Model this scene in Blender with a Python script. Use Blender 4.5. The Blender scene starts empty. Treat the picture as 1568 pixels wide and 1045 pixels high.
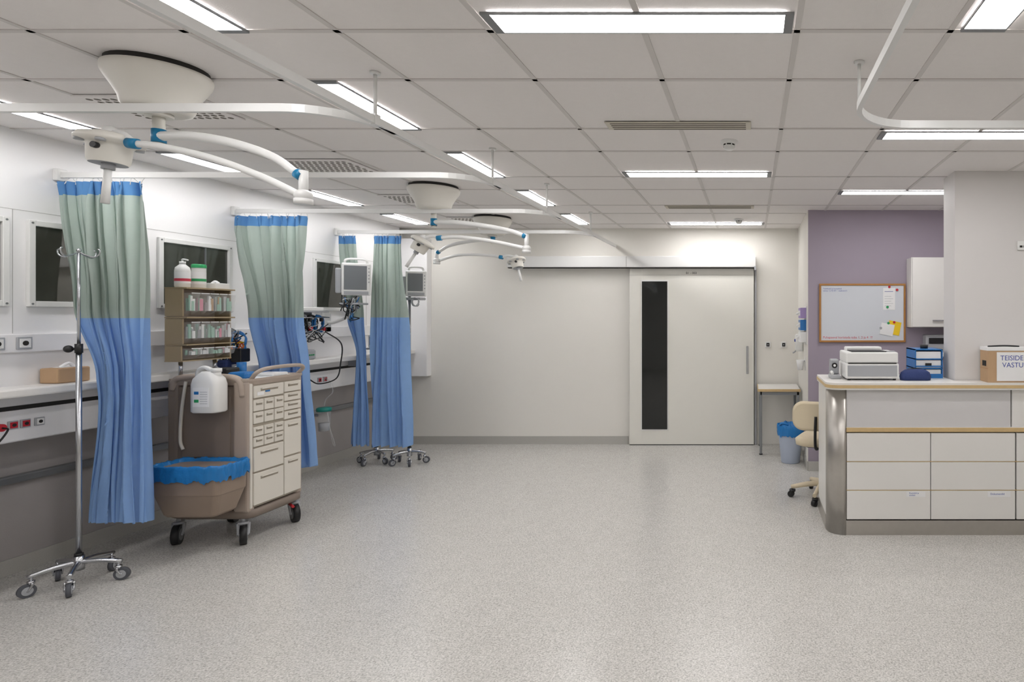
import bpy, bmesh, math, random
from mathutils import Vector, Matrix, noise
random.seed(4)
CAMH=1.62; CEIL=2.74; pi=math.pi

# ------------------------------------------------------------------ materials
def srgb(r,g,b):
    f=lambda c:(c/255/12.92) if c/255<=0.04045 else ((c/255+0.055)/1.055)**2.4
    return (f(r),f(g),f(b),1)
def mat(name,rgb,rough=.5,metal=0.0,var=0.04,scale=8.0,bump=0.0,bscale=60,spec=.5,trans=0.0,emit=0.0,alpha=1.0,coat=0.0):
    m=bpy.data.materials.new(name); m.use_nodes=True
    nt=m.node_tree; N=nt.nodes; L=nt.links
    p=N['Principled BSDF']; out=N['Material Output']
    c=srgb(*rgb)
    tc=N.new('ShaderNodeTexCoord'); nz=N.new('ShaderNodeTexNoise'); nz.inputs['Scale'].default_value=scale; nz.inputs['Detail'].default_value=4
    L.new(tc.outputs['Object'],nz.inputs['Vector'])
    mx=N.new('ShaderNodeMix'); mx.data_type='RGBA'
    mx.inputs[6].default_value=tuple(min(1,x*(1+var)) for x in c[:3])+(1,)
    mx.inputs[7].default_value=tuple(x*(1-var) for x in c[:3])+(1,)
    L.new(nz.outputs['Fac'],mx.inputs[0]); L.new(mx.outputs[2],p.inputs['Base Color'])
    p.inputs['Roughness'].default_value=rough; p.inputs['Metallic'].default_value=metal
    p.inputs['Specular IOR Level'].default_value=spec
    p.inputs['Coat Weight'].default_value=coat
    p.inputs['Alpha'].default_value=alpha
    if emit>0:
        p.inputs['Emission Color'].default_value=c; p.inputs['Emission Strength'].default_value=emit
    if bump>0:
        n2=N.new('ShaderNodeTexNoise'); n2.inputs['Scale'].default_value=bscale; L.new(tc.outputs['Object'],n2.inputs['Vector'])
        b=N.new('ShaderNodeBump'); b.inputs['Strength'].default_value=bump; b.inputs['Distance'].default_value=.01
        L.new(n2.outputs['Fac'],b.inputs['Height']); L.new(b.outputs['Normal'],p.inputs['Normal'])
    if trans>0:
        t=N.new('ShaderNodeBsdfTranslucent'); L.new(mx.outputs[2],t.inputs['Color'])
        s=N.new('ShaderNodeMixShader'); s.inputs[0].default_value=trans
        L.new(p.outputs[0],s.inputs[1]); L.new(t.outputs[0],s.inputs[2]); L.new(s.outputs[0],out.inputs['Surface'])
    return m

M={}
M['wall']=mat('wall_paint_white',(230,227,220),.6,var=.01,scale=3,bump=.05,bscale=150)
M['headwall']=mat('headwall_laminate',(238,237,237),.4,var=.01)
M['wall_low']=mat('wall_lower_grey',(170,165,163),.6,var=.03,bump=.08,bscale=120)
M['lav']=mat('wall_paint_lavender',(158,148,161),.6,var=.01)
M['pier']=mat('wall_paint_light_grey',(215,212,210),.6,var=.01)
M['ceil']=mat('ceiling_tile_white',(235,231,229),.85,var=.02,scale=30,bump=.12,bscale=220)
M['tbar']=mat('ceiling_tbar',(212,208,205),.6)
M['seam']=mat('panel_seam_grey',(184,182,180),.6)
M['white']=mat('white_plastic',(232,232,230),.35,var=.01)
M['whitemetal']=mat('white_lacquer_metal',(228,228,226),.3,var=.01)
M['dome']=mat('dome_offwhite',(220,217,209),.35,var=.01)
M['door']=mat('door_offwhite',(226,224,216),.4,var=.01)
M['blackglass']=mat('dark_glass',(16,20,20),.06,spec=.7)
M['winglass']=mat('tinted_window_glass',(62,62,56),.04,spec=1.0,var=.35,scale=5)
M['black']=mat('black_plastic',(24,24,26),.45)
M['gap_and_shadow']=mat('dark_gap_and_shadow',(40,38,36),.8)  # dark fill for gaps, also used for painted shadow strips
M['rubber']=mat('grey_rubber',(84,86,92),.6)
M['chrome']=mat('brushed_chrome',(190,192,196),.25,metal=1,var=.03)
M['steel']=mat('brushed_steel',(186,182,176),.32,metal=.9,var=.08,scale=25)
M['greymetal']=mat('grey_metal',(138,140,142),.45,metal=.5)
M['blue']=mat('teal_blue_collar',(18,120,165),.4)
M['bag']=mat('blue_bag_film',(38,128,200),.3,trans=.15,bump=.5,bscale=22)
M['taupe']=mat('taupe_plastic',(172,158,146),.5,var=.03)
M['brown']=mat('brown_plastic',(132,119,109),.5,var=.04)
M['binbrown']=mat('bin_brown',(142,125,111),.45,var=.04)
M['cream']=mat('cream_drawer',(220,215,205),.45,var=.02)
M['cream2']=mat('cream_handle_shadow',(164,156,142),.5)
M['gold']=mat('rack_khaki',(168,150,120),.45,var=.03)
M['wood']=mat('birch_edge',(206,178,130),.45,var=.1,scale=30)
M['woodframe']=mat('oak_frame',(170,120,62),.45,var=.12,scale=40)
M['counter']=mat('counter_laminate_white',(230,228,224),.35,var=.01)
M['counter2']=mat('counter_glass_panel',(212,210,210),.15,var=.02,coat=.4)
M['board']=mat('whiteboard_surface',(212,216,222),.15,var=.01)
M['red']=mat('red_plastic',(190,40,50),.4)
M['redink']=mat('red_ink',(200,60,80),.6)
M['blueink']=mat('blue_ink',(60,80,160),.6)
M['yellow']=mat('yellow_paper',(244,206,40),.6)
M['green']=mat('green_plastic',(40,150,90),.4)
M['palegreen']=mat('pale_green_wrap',(160,196,178),.5)
M['paper']=mat('white_paper',(236,236,236),.7)
M['card']=mat('cardboard',(186,154,120),.75,var=.05,scale=20)
M['navy']=mat('navy_fabric',(42,58,108),.8,bump=.2,bscale=200)
M['trayblue']=mat('tray_blue',(36,112,180),.35)
M['beige']=mat('beige_vinyl',(214,200,172),.5,var=.03)
M['binplastic']=mat('waste_bin_grey',(176,186,204),.4)
M['lilac']=mat('lilac_box',(160,140,190),.5)
M['pink']=mat('pink_label',(220,140,160),.5)
M['teal']=mat('teal_lid',(30,140,130),.4)
M['greyplastic']=mat('grey_plastic',(168,170,174),.4)
M['screen']=mat('monitor_screen_grey',(122,126,130),.12)
M['hvac']=mat('vent_slot_beige',(206,200,186),.5)
M['slotgap']=mat('vent_slot_shadow',(110,104,94),.7)
M['base']=mat('baseboard_vinyl_grey',(180,178,172),.5,var=.15,scale=180)
M['orange']=mat('orange_connector',(224,110,50),.4)
M['lamp']=mat('luminaire_diffuser',(254,252,252),.5,var=0,emit=23)
M['cgreen']=mat('curtain_fabric_green',(182,196,188),.85,var=.05,scale=14,trans=.33,bump=.15,bscale=30)
M['cblue']=mat('curtain_fabric_blue',(150,188,236),.85,var=.05,scale=14,trans=.33,bump=.15,bscale=30)
M['chead']=mat('curtain_header_blue',(92,144,198),.85,trans=.2)
def clear():
    m=bpy.data.materials.new('clear_plastic'); m.use_nodes=True; nt=m.node_tree; N=nt.nodes;L=nt.links
    p=N['Principled BSDF']; p.inputs['Base Color'].default_value=(.9,.92,.92,1); p.inputs['Roughness'].default_value=.12
    t=N.new('ShaderNodeBsdfTransparent'); s=N.new('ShaderNodeMixShader'); s.inputs[0].default_value=.16
    L.new(t.outputs[0],s.inputs[1]); L.new(p.outputs[0],s.inputs[2]); L.new(s.outputs[0],N['Material Output'].inputs['Surface'])
    return m
M['clear']=clear()
def floor_mat():
    m=bpy.data.materials.new('floor_vinyl_speckled'); m.use_nodes=True; nt=m.node_tree; N=nt.nodes;L=nt.links
    p=N['Principled BSDF']; tc=N.new('ShaderNodeTexCoord')
    a=N.new('ShaderNodeTexNoise'); a.inputs['Scale'].default_value=115; a.inputs['Detail'].default_value=4; a.inputs['Roughness'].default_value=.8
    L.new(tc.outputs['Object'],a.inputs['Vector'])
    r=N.new('ShaderNodeValToRGB'); e=r.color_ramp.elements
    e[0].position=.34; e[0].color=srgb(150,147,142); e[1].position=.66; e[1].color=srgb(224,222,217)
    x=e.new(.5); x.color=srgb(196,194,189)
    L.new(a.outputs['Fac'],r.inputs['Fac'])
    b=N.new('ShaderNodeTexNoise'); b.inputs['Scale'].default_value=9; b.inputs['Detail'].default_value=5; b.inputs['Roughness'].default_value=.7
    L.new(tc.outputs['Object'],b.inputs['Vector'])
    mx=N.new('ShaderNodeMix'); mx.data_type='RGBA'; mx.blend_type='MULTIPLY'; mx.inputs[0].default_value=.4
    r2=N.new('ShaderNodeValToRGB'); r2.color_ramp.elements[0].position=.3; r2.color_ramp.elements[0].color=(.84,.83,.82,1); r2.color_ramp.elements[1].position=.7
    L.new(b.outputs['Fac'],r2.inputs['Fac']); L.new(r.outputs[0],mx.inputs[6]); L.new(r2.outputs[0],mx.inputs[7])
    L.new(mx.outputs[2],p.inputs['Base Color'])
    p.inputs['Roughness'].default_value=.25
    p.inputs['Specular IOR Level'].default_value=.5
    return m
M['floor']=floor_mat()

# ------------------------------------------------------------------ builder
def catmull(pts,n=8):
    P=[Vector(p) for p in pts]
    if len(P)<3: return P
    P=[P[0]*2-P[1]]+P+[P[-1]*2-P[-2]]
    out=[]
    for i in range(1,len(P)-2):
        for k in range(n):
            t=k/n; a,b,c,d=P[i-1],P[i],P[i+1],P[i+2]
            out.append(.5*((2*b)+(c-a)*t+(2*a-5*b+4*c-d)*t*t+(3*b-a-3*c+d)*t**3))
    out.append(P[-2]); return out

class B:
    def __init__(s,name):
        s.name=name; s.v=[];s.f=[];s.m=[];s.s=[];s.mats=[]; s.M=Matrix.Identity(4)
    def add(s,vs,fs,mt,smooth=False):
        mt=M[mt]
        if mt not in s.mats: s.mats.append(mt)
        k=s.mats.index(mt); o=len(s.v)
        s.v+= [tuple(s.M@Vector(v)) for v in vs]
        for i,f in enumerate(fs):
            s.f.append(tuple(o+j for j in f)); s.m.append(k)
            s.s.append(smooth if isinstance(smooth,bool) else smooth[i])
    def box(s,x0,x1,y0,y1,z0,z1,mt,bev=0,seg=2):
        if bev<=0:
            vs=[(x,y,z) for x in (x0,x1) for y in (y0,y1) for z in (z0,z1)]
            fs=[(0,1,3,2),(4,6,7,5),(0,4,5,1),(2,3,7,6),(0,2,6,4),(1,5,7,3)]
            s.add(vs,fs,mt); return
        bm=bmesh.new(); bmesh.ops.create_cube(bm,size=1)
        for v in bm.verts:
            v.co=Vector(((x0+x1)/2+v.co.x*(x1-x0),(y0+y1)/2+v.co.y*(y1-y0),(z0+z1)/2+v.co.z*(z1-z0)))
        bev=min(bev,.49*min(abs(x1-x0),abs(y1-y0),abs(z1-z0)))
        bmesh.ops.bevel(bm,geom=bm.edges[:],offset=bev,segments=seg,affect='EDGES',profile=.5)
        bm.verts.index_update()
        s.add([tuple(v.co) for v in bm.verts],[tuple(v.index for v in f.verts) for f in bm.faces],mt); bm.free()
    def cyl(s,p0,p1,r0,mt,r1=None,seg=20,caps=True):
        r1=r0 if r1 is None else r1
        p0=Vector(p0);p1=Vector(p1);a=(p1-p0).normalized()
        u=a.orthogonal().normalized(); w=a.cross(u)
        vs=[];fs=[];sm=[]
        for p,r in((p0,r0),(p1,r1)):
            for i in range(seg):
                t=2*pi*i/seg; vs.append(p+u*r*math.cos(t)+w*r*math.sin(t))
        for i in range(seg):
            j=(i+1)%seg; fs.append((i,j,seg+j,seg+i)); sm.append(True)
        if caps:
            fs.append(tuple(range(seg))[::-1]); fs.append(tuple(range(seg,2*seg))); sm+=[False,False]
        s.add(vs,fs,mt,sm)
    def tube(s,pts,r,mt,seg=8,n=8,smoothpath=True):
        P=catmull(pts,n) if smoothpath else [Vector(p) for p in pts]
        N=len(P); R=r if isinstance(r,(list,tuple)) else [r]*N
        if len(R)!=N:
            R=[R[0]+(R[-1]-R[0])*i/(N-1) for i in range(N)]
        t=(P[1]-P[0]).normalized(); u=t.orthogonal().normalized()
        vs=[];fs=[];sm=[]
        for i,p in enumerate(P):
            t2=(P[min(i+1,N-1)]-P[max(i-1,0)])
            if t2.length<1e-9: t2=t
            t2=t2.normalized()
            u=(u-t2*u.dot(t2)); 
            if u.length<1e-6: u=t2.orthogonal()
            u.normalize(); w=t2.cross(u); t=t2
            for k in range(seg):
                a=2*pi*k/seg; vs.append(p+u*R[i]*math.cos(a)+w*R[i]*math.sin(a))
        for i in range(N-1):
            for k in range(seg):
                j=(k+1)%seg; fs.append((i*seg+k,i*seg+j,(i+1)*seg+j,(i+1)*seg+k)); sm.append(True)
        fs.append(tuple(range(seg))[::-1]); fs.append(tuple(range((N-1)*seg,N*seg))); sm+=[False,False]
        s.add(vs,fs,mt,sm)
    def lathe(s,prof,c,mt,seg=32,smooth=True,rot=None,sx=1,sy=1):
        vs=[];fs=[]
        R=rot or Matrix.Identity(3)
        for r,z in prof:
            for i in range(seg):
                t=2*pi*i/seg; vs.append(Vector(c)+R@Vector((r*math.cos(t)*sx,r*math.sin(t)*sy,z)))
        for k in range(len(prof)-1):
            for i in range(seg):
                j=(i+1)%seg; fs.append((k*seg+i,k*seg+j,(k+1)*seg+j,(k+1)*seg+i))
        s.add(vs,fs,mt,smooth)
    def sphere(s,c,r,mt,sc=(1,1,1),seg=20):
        pr=[(max(1e-5,r*math.sin(pi*i/12)),-r*math.cos(pi*i/12)*sc[2]) for i in range(13)]
        s.lathe(pr,c,mt,seg=seg,sx=sc[0],sy=sc[1])
    def loft(s,secs,mt,seg=6,smooth=True,cap0=True,cap1=True,jit=None):
        vs=[];fs=[];n=4*(seg+1)
        for q,(cx,cy,z,hx,hy,r) in enumerate(secs):
            r=min(r,hx,hy); k=0
            for (sx,sy,a0) in((1,1,0),(-1,1,pi/2),(-1,-1,pi),(1,-1,3*pi/2)):
                for i in range(seg+1):
                    a=a0+pi/2*i/seg
                    x=cx+sx*(hx-r)+r*math.cos(a); y=cy+sy*(hy-r)+r*math.sin(a); zz=z
                    vs.append((x,y,zz)); k+=1
        for q in range(len(secs)-1):
            for i in range(n):
                j=(i+1)%n; fs.append((q*n+i,q*n+j,(q+1)*n+j,(q+1)*n+i))
        sm=[smooth]*len(fs)
        if cap0: fs.append(tuple(range(n))[::-1]); sm.append(False)
        if cap1: fs.append(tuple(range((len(secs)-1)*n,len(secs)*n))); sm.append(False)
        s.add(vs,fs,mt,sm)
    def bagloft(s,secs,mt,N=160,seed=0,power=3.2):
        vs=[];fs=[]
        for q,(cx,cy,z,hx,hy,j) in enumerate(secs):
            for i in range(N):
                t=2*pi*i/N; c,s_=math.cos(t),math.sin(t)
                k=(abs(c)**power+abs(s_)**power)**(-1/power)
                x,y=k*c,k*s_
                n1=noise.noise(Vector((x*5,y*5,q*.35+seed))); n2=noise.noise(Vector((x*16+7,y*16,q*.6+seed))); n3=noise.noise(Vector((x*4+3,y*4,seed+20)))
                f=1+j*(.9*abs(n1)+1.3*n2+.25)
                vs.append((cx+x*hx*f,cy+y*hy*f,z+.3*j*n3+.2*j*n2+(.018*n3+.008*n2 if q==0 else 0)))
        for q in range(len(secs)-1):
            for i in range(N):
                j=(i+1)%N; fs.append((q*N+i,q*N+j,(q+1)*N+j,(q+1)*N+i))
        s.add(vs,fs,mt,True)
    def strip(s,path,w,z0,z1,mt):
        P=[Vector(p) for p in path]; vs=[];fs=[]
        for i,p in enumerate(P):
            t=(P[min(i+1,len(P)-1)]-P[max(i-1,0)]).normalized(); nrm=Vector((-t.y,t.x))
            a=p+nrm*w/2; b=p-nrm*w/2
            vs+=[(a.x,a.y,z0),(b.x,b.y,z0),(b.x,b.y,z1),(a.x,a.y,z1)]
        for i in range(len(P)-1):
            for k in range(4):
                j=(k+1)%4; fs.append((4*i+k,4*i+j,4*i+4+j,4*i+4+k))
        fs.append((0,1,2,3)); e=4*(len(P)-1); fs.append((e+3,e+2,e+1,e))
        s.add(vs,fs,mt)
    def text(s,txt,size,mtx,mt):
        cu=bpy.data.curves.new('t','FONT'); cu.body=txt; cu.size=size; cu.extrude=.0004; cu.resolution_u=3
        ob=bpy.data.objects.new('t',cu); bpy.context.collection.objects.link(ob)
        bpy.context.view_layer.update()
        me=ob.evaluated_get(bpy.context.evaluated_depsgraph_get()).to_mesh()
        s.add([mtx@v.co for v in me.vertices],[tuple(p.vertices) for p in me.polygons],mt)
        bpy.data.objects.remove(ob); bpy.data.curves.remove(cu)
    def done(s,recalc=True):
        me=bpy.data.meshes.new(s.name)
        V=[Vector(v) for v in s.v]
        lo=Vector((min(v[i] for v in V) for i in range(3))); hi=Vector((max(v[i] for v in V) for i in range(3)))
        o=Vector(((lo.x+hi.x)/2,(lo.y+hi.y)/2,lo.z))
        me.from_pydata([v-o for v in V],[],s.f)
        for m_ in s.mats: me.materials.append(m_)
        me.polygons.foreach_set('material_index',s.m); me.polygons.foreach_set('use_smooth',s.s)
        if recalc:
            bm=bmesh.new(); bm.from_mesh(me); bmesh.ops.recalc_face_normals(bm,faces=bm.faces[:]); bm.to_mesh(me); bm.free()
        me.update()
        ob=bpy.data.objects.new(s.name,me); ob.location=o; bpy.context.collection.objects.link(ob); return ob

def face_cam(x,y,z):
    return Matrix.Translation((x,y,z))@Matrix.Rotation(pi/2,4,'X')

# ------------------------------------------------------------------ room shell
XL=-4.65; XH=-4.40; YB=7.47; XR=4.5; YF=-3.2; YL=6.18; XC=.60
def simple(name,*a,mt='wall'):
    b=B(name); b.box(*a,mt); return b.done()
simple('floor',XL-.1,XR+.1,YF-.1,YB+.1,-.08,0,mt='floor')
simple('ceiling',XL-.1,XR+.1,YF-.1,YB+.1,CEIL,CEIL+.08,mt='ceil')
simple('wall_back',XL-.1,XC,YB,YB+.1,0,CEIL)
simple('wall_alcove',XC,XC+.1,YL+.0,YB+.1,0,CEIL,mt='wall')
simple('wall_lavender',XC+.1,XR,YL,YL+.1,0,CEIL,mt='lav')
b=B('wall_alcove_end'); b.box(XC,XC+.1,YL-.004,YL-.0005,0,CEIL,'lav'); b.done()
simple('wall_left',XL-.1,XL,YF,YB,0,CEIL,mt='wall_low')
simple('wall_right',XR,XR+.1,YF,YL,0,CEIL)
simple('wall_front',XL,XR,YF-.1,YF,0,CEIL)
simple('wall_pier',1.567,XR,4.52,4.78,0,CEIL,mt='pier')
b=B('wall_headwall')
b.box(XL,XH,YF,7.36,.87,CEIL,'headwall')
b.done()
b=B('trim_4'); b.box(XL,-4.06,7.3605,YB,.87,2.60,'headwall',bev=.006); b.done()
b=B('trim_5')
for y in (3.50,4.22,5.16,5.66,6.72,2.6,1.4,0.2,-1):
    b.box(XH,XH+.0015,y,y+.003,1.52,2.26,'seam')
for z in (2.26,):
    b.box(XH,XH+.0015,YF,7.36,z,z+.003,'seam')
b.box(XH,XH+.03,YF,7.36,1.405,1.515,'headwall',bev=.005)
b.box(XH,XH+.012,YF,7.36,.875,1.06,'headwall',bev=.004)
b.box(XH-.002,XH+.004,YF,7.36,1.06,1.085,'gap_and_shadow')  # dark strip paints in the shadow of the gap below the worktop
b.done()
b=B('trim_1'); b.box(XL,XL+.05,YF,7.36,.575,.625,'greymetal',bev=.01)
b.done()
b=B('wall_worktop'); b.box(XH+.001,-4.2,YF,7.355,1.155,1.205,'counter',bev=.01)
for y in (1,3.2,4.8,6.4): b.box(XH+.012,-4.25,y,y+.02,1.08,1.155,'greyplastic')
b.done()
def headwindow(i,y0,y1):
    b=B('window_%d'%i); z0,z1=1.715,2.175
    X=XH
    b.box(X+.001,X+.006,y0,y1,z0,z1,'winglass')
    w=.035
    b.box(X,X+.022,y0-w,y0,z0-w,z1+w,'whitemetal',bev=.004); b.box(X,X+.022,y1,y1+w,z0-w,z1+w,'whitemetal',bev=.004)
    b.box(X,X+.022,y0,y1,z0-w,z0,'whitemetal',bev=.004); b.box(X,X+.022,y0,y1,z1,z1+w,'whitemetal',bev=.004)
    b.box(X+.006,X+.014,y0+(y1-y0)*.62,y0+(y1-y0)*.62+.012,z0,z1,'greymetal')
    for yy in (y0-w/2,y1+w/2):
        for zz in (z0-w/2,z1+w/2): b.cyl((X+.022,yy,zz),(X+.025,yy,zz),.006,'greymetal',seg=10)
    b.done()
headwindow(1,2.8,3.44); headwindow(2,3.60,4.16); headwindow(3,4.385,4.93); headwindow(4,5.93,6.55)
simple('baseboard_back',XL,-1.56,YB-.012,YB,0,.10,mt='base')
simple('baseboard_left',XL,XL+.012,YF,YB-.012,0,.10,mt='base')
b=B('baseboard_alcove'); b.box(XC-.012,XC,YL-.012,YB,0,.1,'base'); b.box(XC,XR,YL-.024,YL-.0125,0,.1,'base'); b.done()

# ------------------------------------------------------------------ ceiling grid
b=B('ceiling_grid'); z0,z1=CEIL-.004,CEIL
xs=[-.42+.6*k for k in range(-6,9)]
ys=[v+1.2*k for k in range(-5,5) for v in(2.30,2.775)]
for x in xs:
    if x<XH: continue
    b.box(x-.012,x+.012,YF,(YL if x>XC else YB),z0,z1,'tbar')
for y in ys:
    if y<YF or y>YB: continue
    b.box(XH,(XR if y<YL else XC),y-.012,y+.012,z0,z1,'tbar')
b.done()
def lum(x0,x1,y0,y1):
    b=B('ceiling_light'); zz=CEIL-.014
    if x1-x0>y1-y0: ex,ey=.034,.006
    else: ex,ey=.006,.026
    b.box(x0-ex,x0,y0-ey,y1+ey,zz,CEIL-.0045,'greymetal'); b.box(x1,x1+ex,y0-ey,y1+ey,zz,CEIL-.0045,'greymetal')
    b.box(x0,x1,y0-ey,y0,zz,CEIL-.0045,'greymetal'); b.box(x0,x1,y1,y1+ey,zz,CEIL-.0045,'greymetal')
    b.box(x0,x1,y0,y1,zz+.002,CEIL-.006,'lamp')
    b.done()
for y in (2.155,4.53,6.97,-.25,-2.6): lum(-.96,.125,y,y+.135)
for y in (3.54,5.2): lum(.82,1.92,y,y+.13)
for y in (3.54,5.2): lum(2.9,4.0,y,y+.13)
for k in range(-3,4): 
    y=2.80+1.2*k
    lum(-2.10,-1.965,y,y+.67)
    lum(-4.02,-3.885,y,y+.67)
for k in range(-3,0): lum(.82,.98,2.80+1.2*k,2.80+1.2*k+.66)
for k in (-3,-1): lum(2.9,3.05,2.80+1.2*k,3.46+1.2*k)

def slot(x0,x1,y0,y1):
    b=B('air_vent'); z=CEIL-.012
    b.box(x0,x1,y0,y1,z,CEIL-.0045,'hvac',bev=.003)
    for i in range(4):
        y=y0+(y1-y0)*(i+.5)/4
        b.box(x0+.03,x1-.03,y-.005,y+.005,z-.002,z,'slotgap')
    b.done()
slot(-.84,0,3.36,3.49); slot(-.87,.03,5.9,6.04)
def grille(y0):
    b=B('ceiling_grille'); x0,x1,y1=-3.42,-2.86,y0+.37; z=CEIL-.012
    b.box(x0,x1,y0,y1,z,CEIL-.0045,'ceil')
    nx,ny=12,8
    for i in range(nx):
        for j in range(ny):
            cx=x0+.03+(x1-x0-.06)*(i+.5)/nx+(.008 if j%2 else -.008); cy=y0+.025+(y1-y0-.05)*(j+.5)/ny
            b.cyl((cx,cy,z-.001),(cx,cy,z+.001),.014,'slotgap',seg=8)
    b.done()
for y in (2.955,4.165,5.38,6.60): grille(y)
def smoke(x,y):
    b=B('smoke_detector')
    b.lathe([(.001,-.055),(.028,-.055),(.032,-.045),(.034,-.03)],(x,y,CEIL),'white',seg=24)
    b.lathe([(.034,-.03),(.036,-.022)],(x,y,CEIL),'gap_and_shadow',seg=24)
    b.lathe([(.036,-.022),(.052,-.02),(.055,-.004),(.055,0)],(x,y,CEIL),'white',seg=24)
    for i in range(6):
        a=i*pi/3; b.box(x+.033*math.cos(a)-.004,x+.033*math.cos(a)+.004,y+.033*math.sin(a)-.004,y+.033*math.sin(a)+.004,CEIL-.045,CEIL-.02,'white')
    b.done()
smoke(-.14,3.75); smoke(-.14,6.75)

# ------------------------------------------------------------------ curtain rails
def corner_path(xl,yt,xr,yend,R,n=10):
    P=[(xl,yt)]
    for i in range(n+1):
        a=-pi/2+pi/2*i/n; P.append((xr-R+R*math.cos(a),yt+R+R*math.sin(a)))
    P.append((xr,yend)); return P
RZ0,RZ1=2.50,2.535
XRAIL=-1.72
b=B('curtain_rail')
b.strip([(XRAIL,-2.5),(XRAIL,YB-.02)],.022,RZ0,RZ1,'whitemetal')
for y in (1.45,2.69,3.91,4.95,6.3): 
    b.cyl((XRAIL,y,RZ1),(XRAIL,y,CEIL),.008,'whitemetal',seg=10); b.cyl((XRAIL,y,CEIL-.012),(XRAIL,y,CEIL),.022,'whitemetal'); b.box(XRAIL-.013,XRAIL+.013,y-.02,y+.02,RZ0-.004,RZ1+.01,'whitemetal')
b.done()
for yt,R in ((1.3,.3),(2.53,.3),(3.73,.3),(5.0,.3),(6.23,.3)):
    b=B('curtain_rail')
    b.strip(corner_path(XH+.03,yt,XRAIL-.001,yt+R+.01,R),.022,RZ0,RZ1,'whitemetal')
    b.box(XH+.0,XH+.03,yt-.03,yt+.03,RZ0-.02,RZ1+.02,'whitemetal',bev=.005)
    b.done()
b=B('curtain_rail')
R=.28;P=[(.46,-2.5)]
for i in range(11):
    a=pi-pi/2*i/10; P.append((.46+R+R*math.cos(a),2.75-R+R*math.sin(a)))
P.append((XR-.02,2.75))
b.strip(P,.022,RZ0,RZ1,'whitemetal')
for (x,y) in ((.475,2.58),(2.3,2.75),(.46,.9)):
    b.cyl((x,y,RZ1),(x,y,CEIL),.008,'whitemetal',seg=10); b.cyl((x,y,CEIL-.012),(x,y,CEIL),.022,'whitemetal')
b.done()

# ------------------------------------------------------------------ curtains
def interp(pts,z):
    pts=sorted(pts)
    if z<=pts[0][0]: return pts[0][1]
    for (a,x),(c,y) in zip(pts,pts[1:]):
        if z<=c:
            t=(z-a)/(c-a); t=t*t*(3-2*t); return x+(y-x)*t
    return pts[-1][1]
def curtain(y,zb,left,right,n,amp,seed):
    b=B('privacy_curtain'); zt=2.475; zs=1.61
    rng=random.Random(seed); ph=[rng.uniform(0,6.28) for _ in range(8)]
    nu=n*20; rows=[zt,zt-.03,zt-.06,zt-.085]+[zt-.085-(zt-.085-zs)*i/22 for i in range(1,23)]+[zs-(zs-zb)*i/30 for i in range(1,31)]
    V=[]
    for z in rows:
        h=(zt-z)/(zt-zb); l=interp(left,z); r=interp(right,z)
        for i in range(nu+1):
            u=i/nu
            w=u+.03*math.sin(2*pi*u*1.5+ph[0]+h*1.6)+.02*math.sin(2*pi*u*3+ph[1]-h*2.5)
            p=2*pi*n*w+ .7*math.sin(h*3+ph[2])
            A=amp*(.6+.4*min(1,h*5))*(.8+.4*math.sin(2*pi*u*2.2+ph[3]+h*1.3))
            yy=A*math.sin(p)+.3*A*math.sin(2*p+ph[4]+h*2)+.14*A*math.sin(3.3*p+ph[6]+h*6)
            xx=l+(r-l)*u+ .45*A*math.sin(2*p+.4)+.006*math.sin(9*h+u*20)
            if h<.04: yy*=.8; yy+=.25*amp*math.sin(p*2.0+ph[7])*(1-h/.04)
            zz=z+(.012*math.sin(p*1+ph[5]) if h>.99 else 0)
            V.append((max(xx,XH+.012),y+yy,zz))
    W=nu+1
    for a,c,mt in((0,3,'chead'),(3,25,'cgreen'),(25,len(rows)-1,'cblue')):
        sub=V[a*W:(c+1)*W]; f=[(k*W+i,k*W+i+1,(k+1)*W+i+1,(k+1)*W+i) for k in range(c-a) for i in range(nu)]
        b.add(sub,f,mt,True)
    for i in range(n*2+1):
        x=V[int(min(nu,i*nu/(n*2)))][0]; yy=V[int(min(nu,i*nu/(n*2)))][1]
        b.tube([(x,yy,zt-.02),(x,(yy+y)/2,zt+.005),(x,y,RZ0-.0035)],.0025,'white',seg=5,n=3)
    b.done(recalc=False)
curtain(3.73,.315,[(2.48,-4.38),(1.70,-4.29),(1.25,-4.155),(1.1,-4.145),(.3,-4.22)],[(2.48,-3.87),(1.61,-3.845),(.3,-3.83)],7,.058,1)
curtain(5.0,.35,[(2.48,-4.38),(1.61,-4.21),(1.17,-4.13),(.3,-4.10)],[(2.48,-3.80),(1.61,-3.78),(1.15,-3.74),(.3,-3.70)],7,.058,2)
curtain(6.23,.26,[(2.48,-4.385),(1.61,-4.29),(1.22,-4.16),(.3,-4.24)],[(2.48,-4.19),(1.61,-4.10),(.3,-4.04)],4,.036,3)
curtain(6.23,.25,[(2.48,-3.99),(1.61,-3.99),(.3,-4.03)],[(2.48,-3.70),(1.61,-3.66),(.3,-3.61)],5,.042,5)

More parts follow.
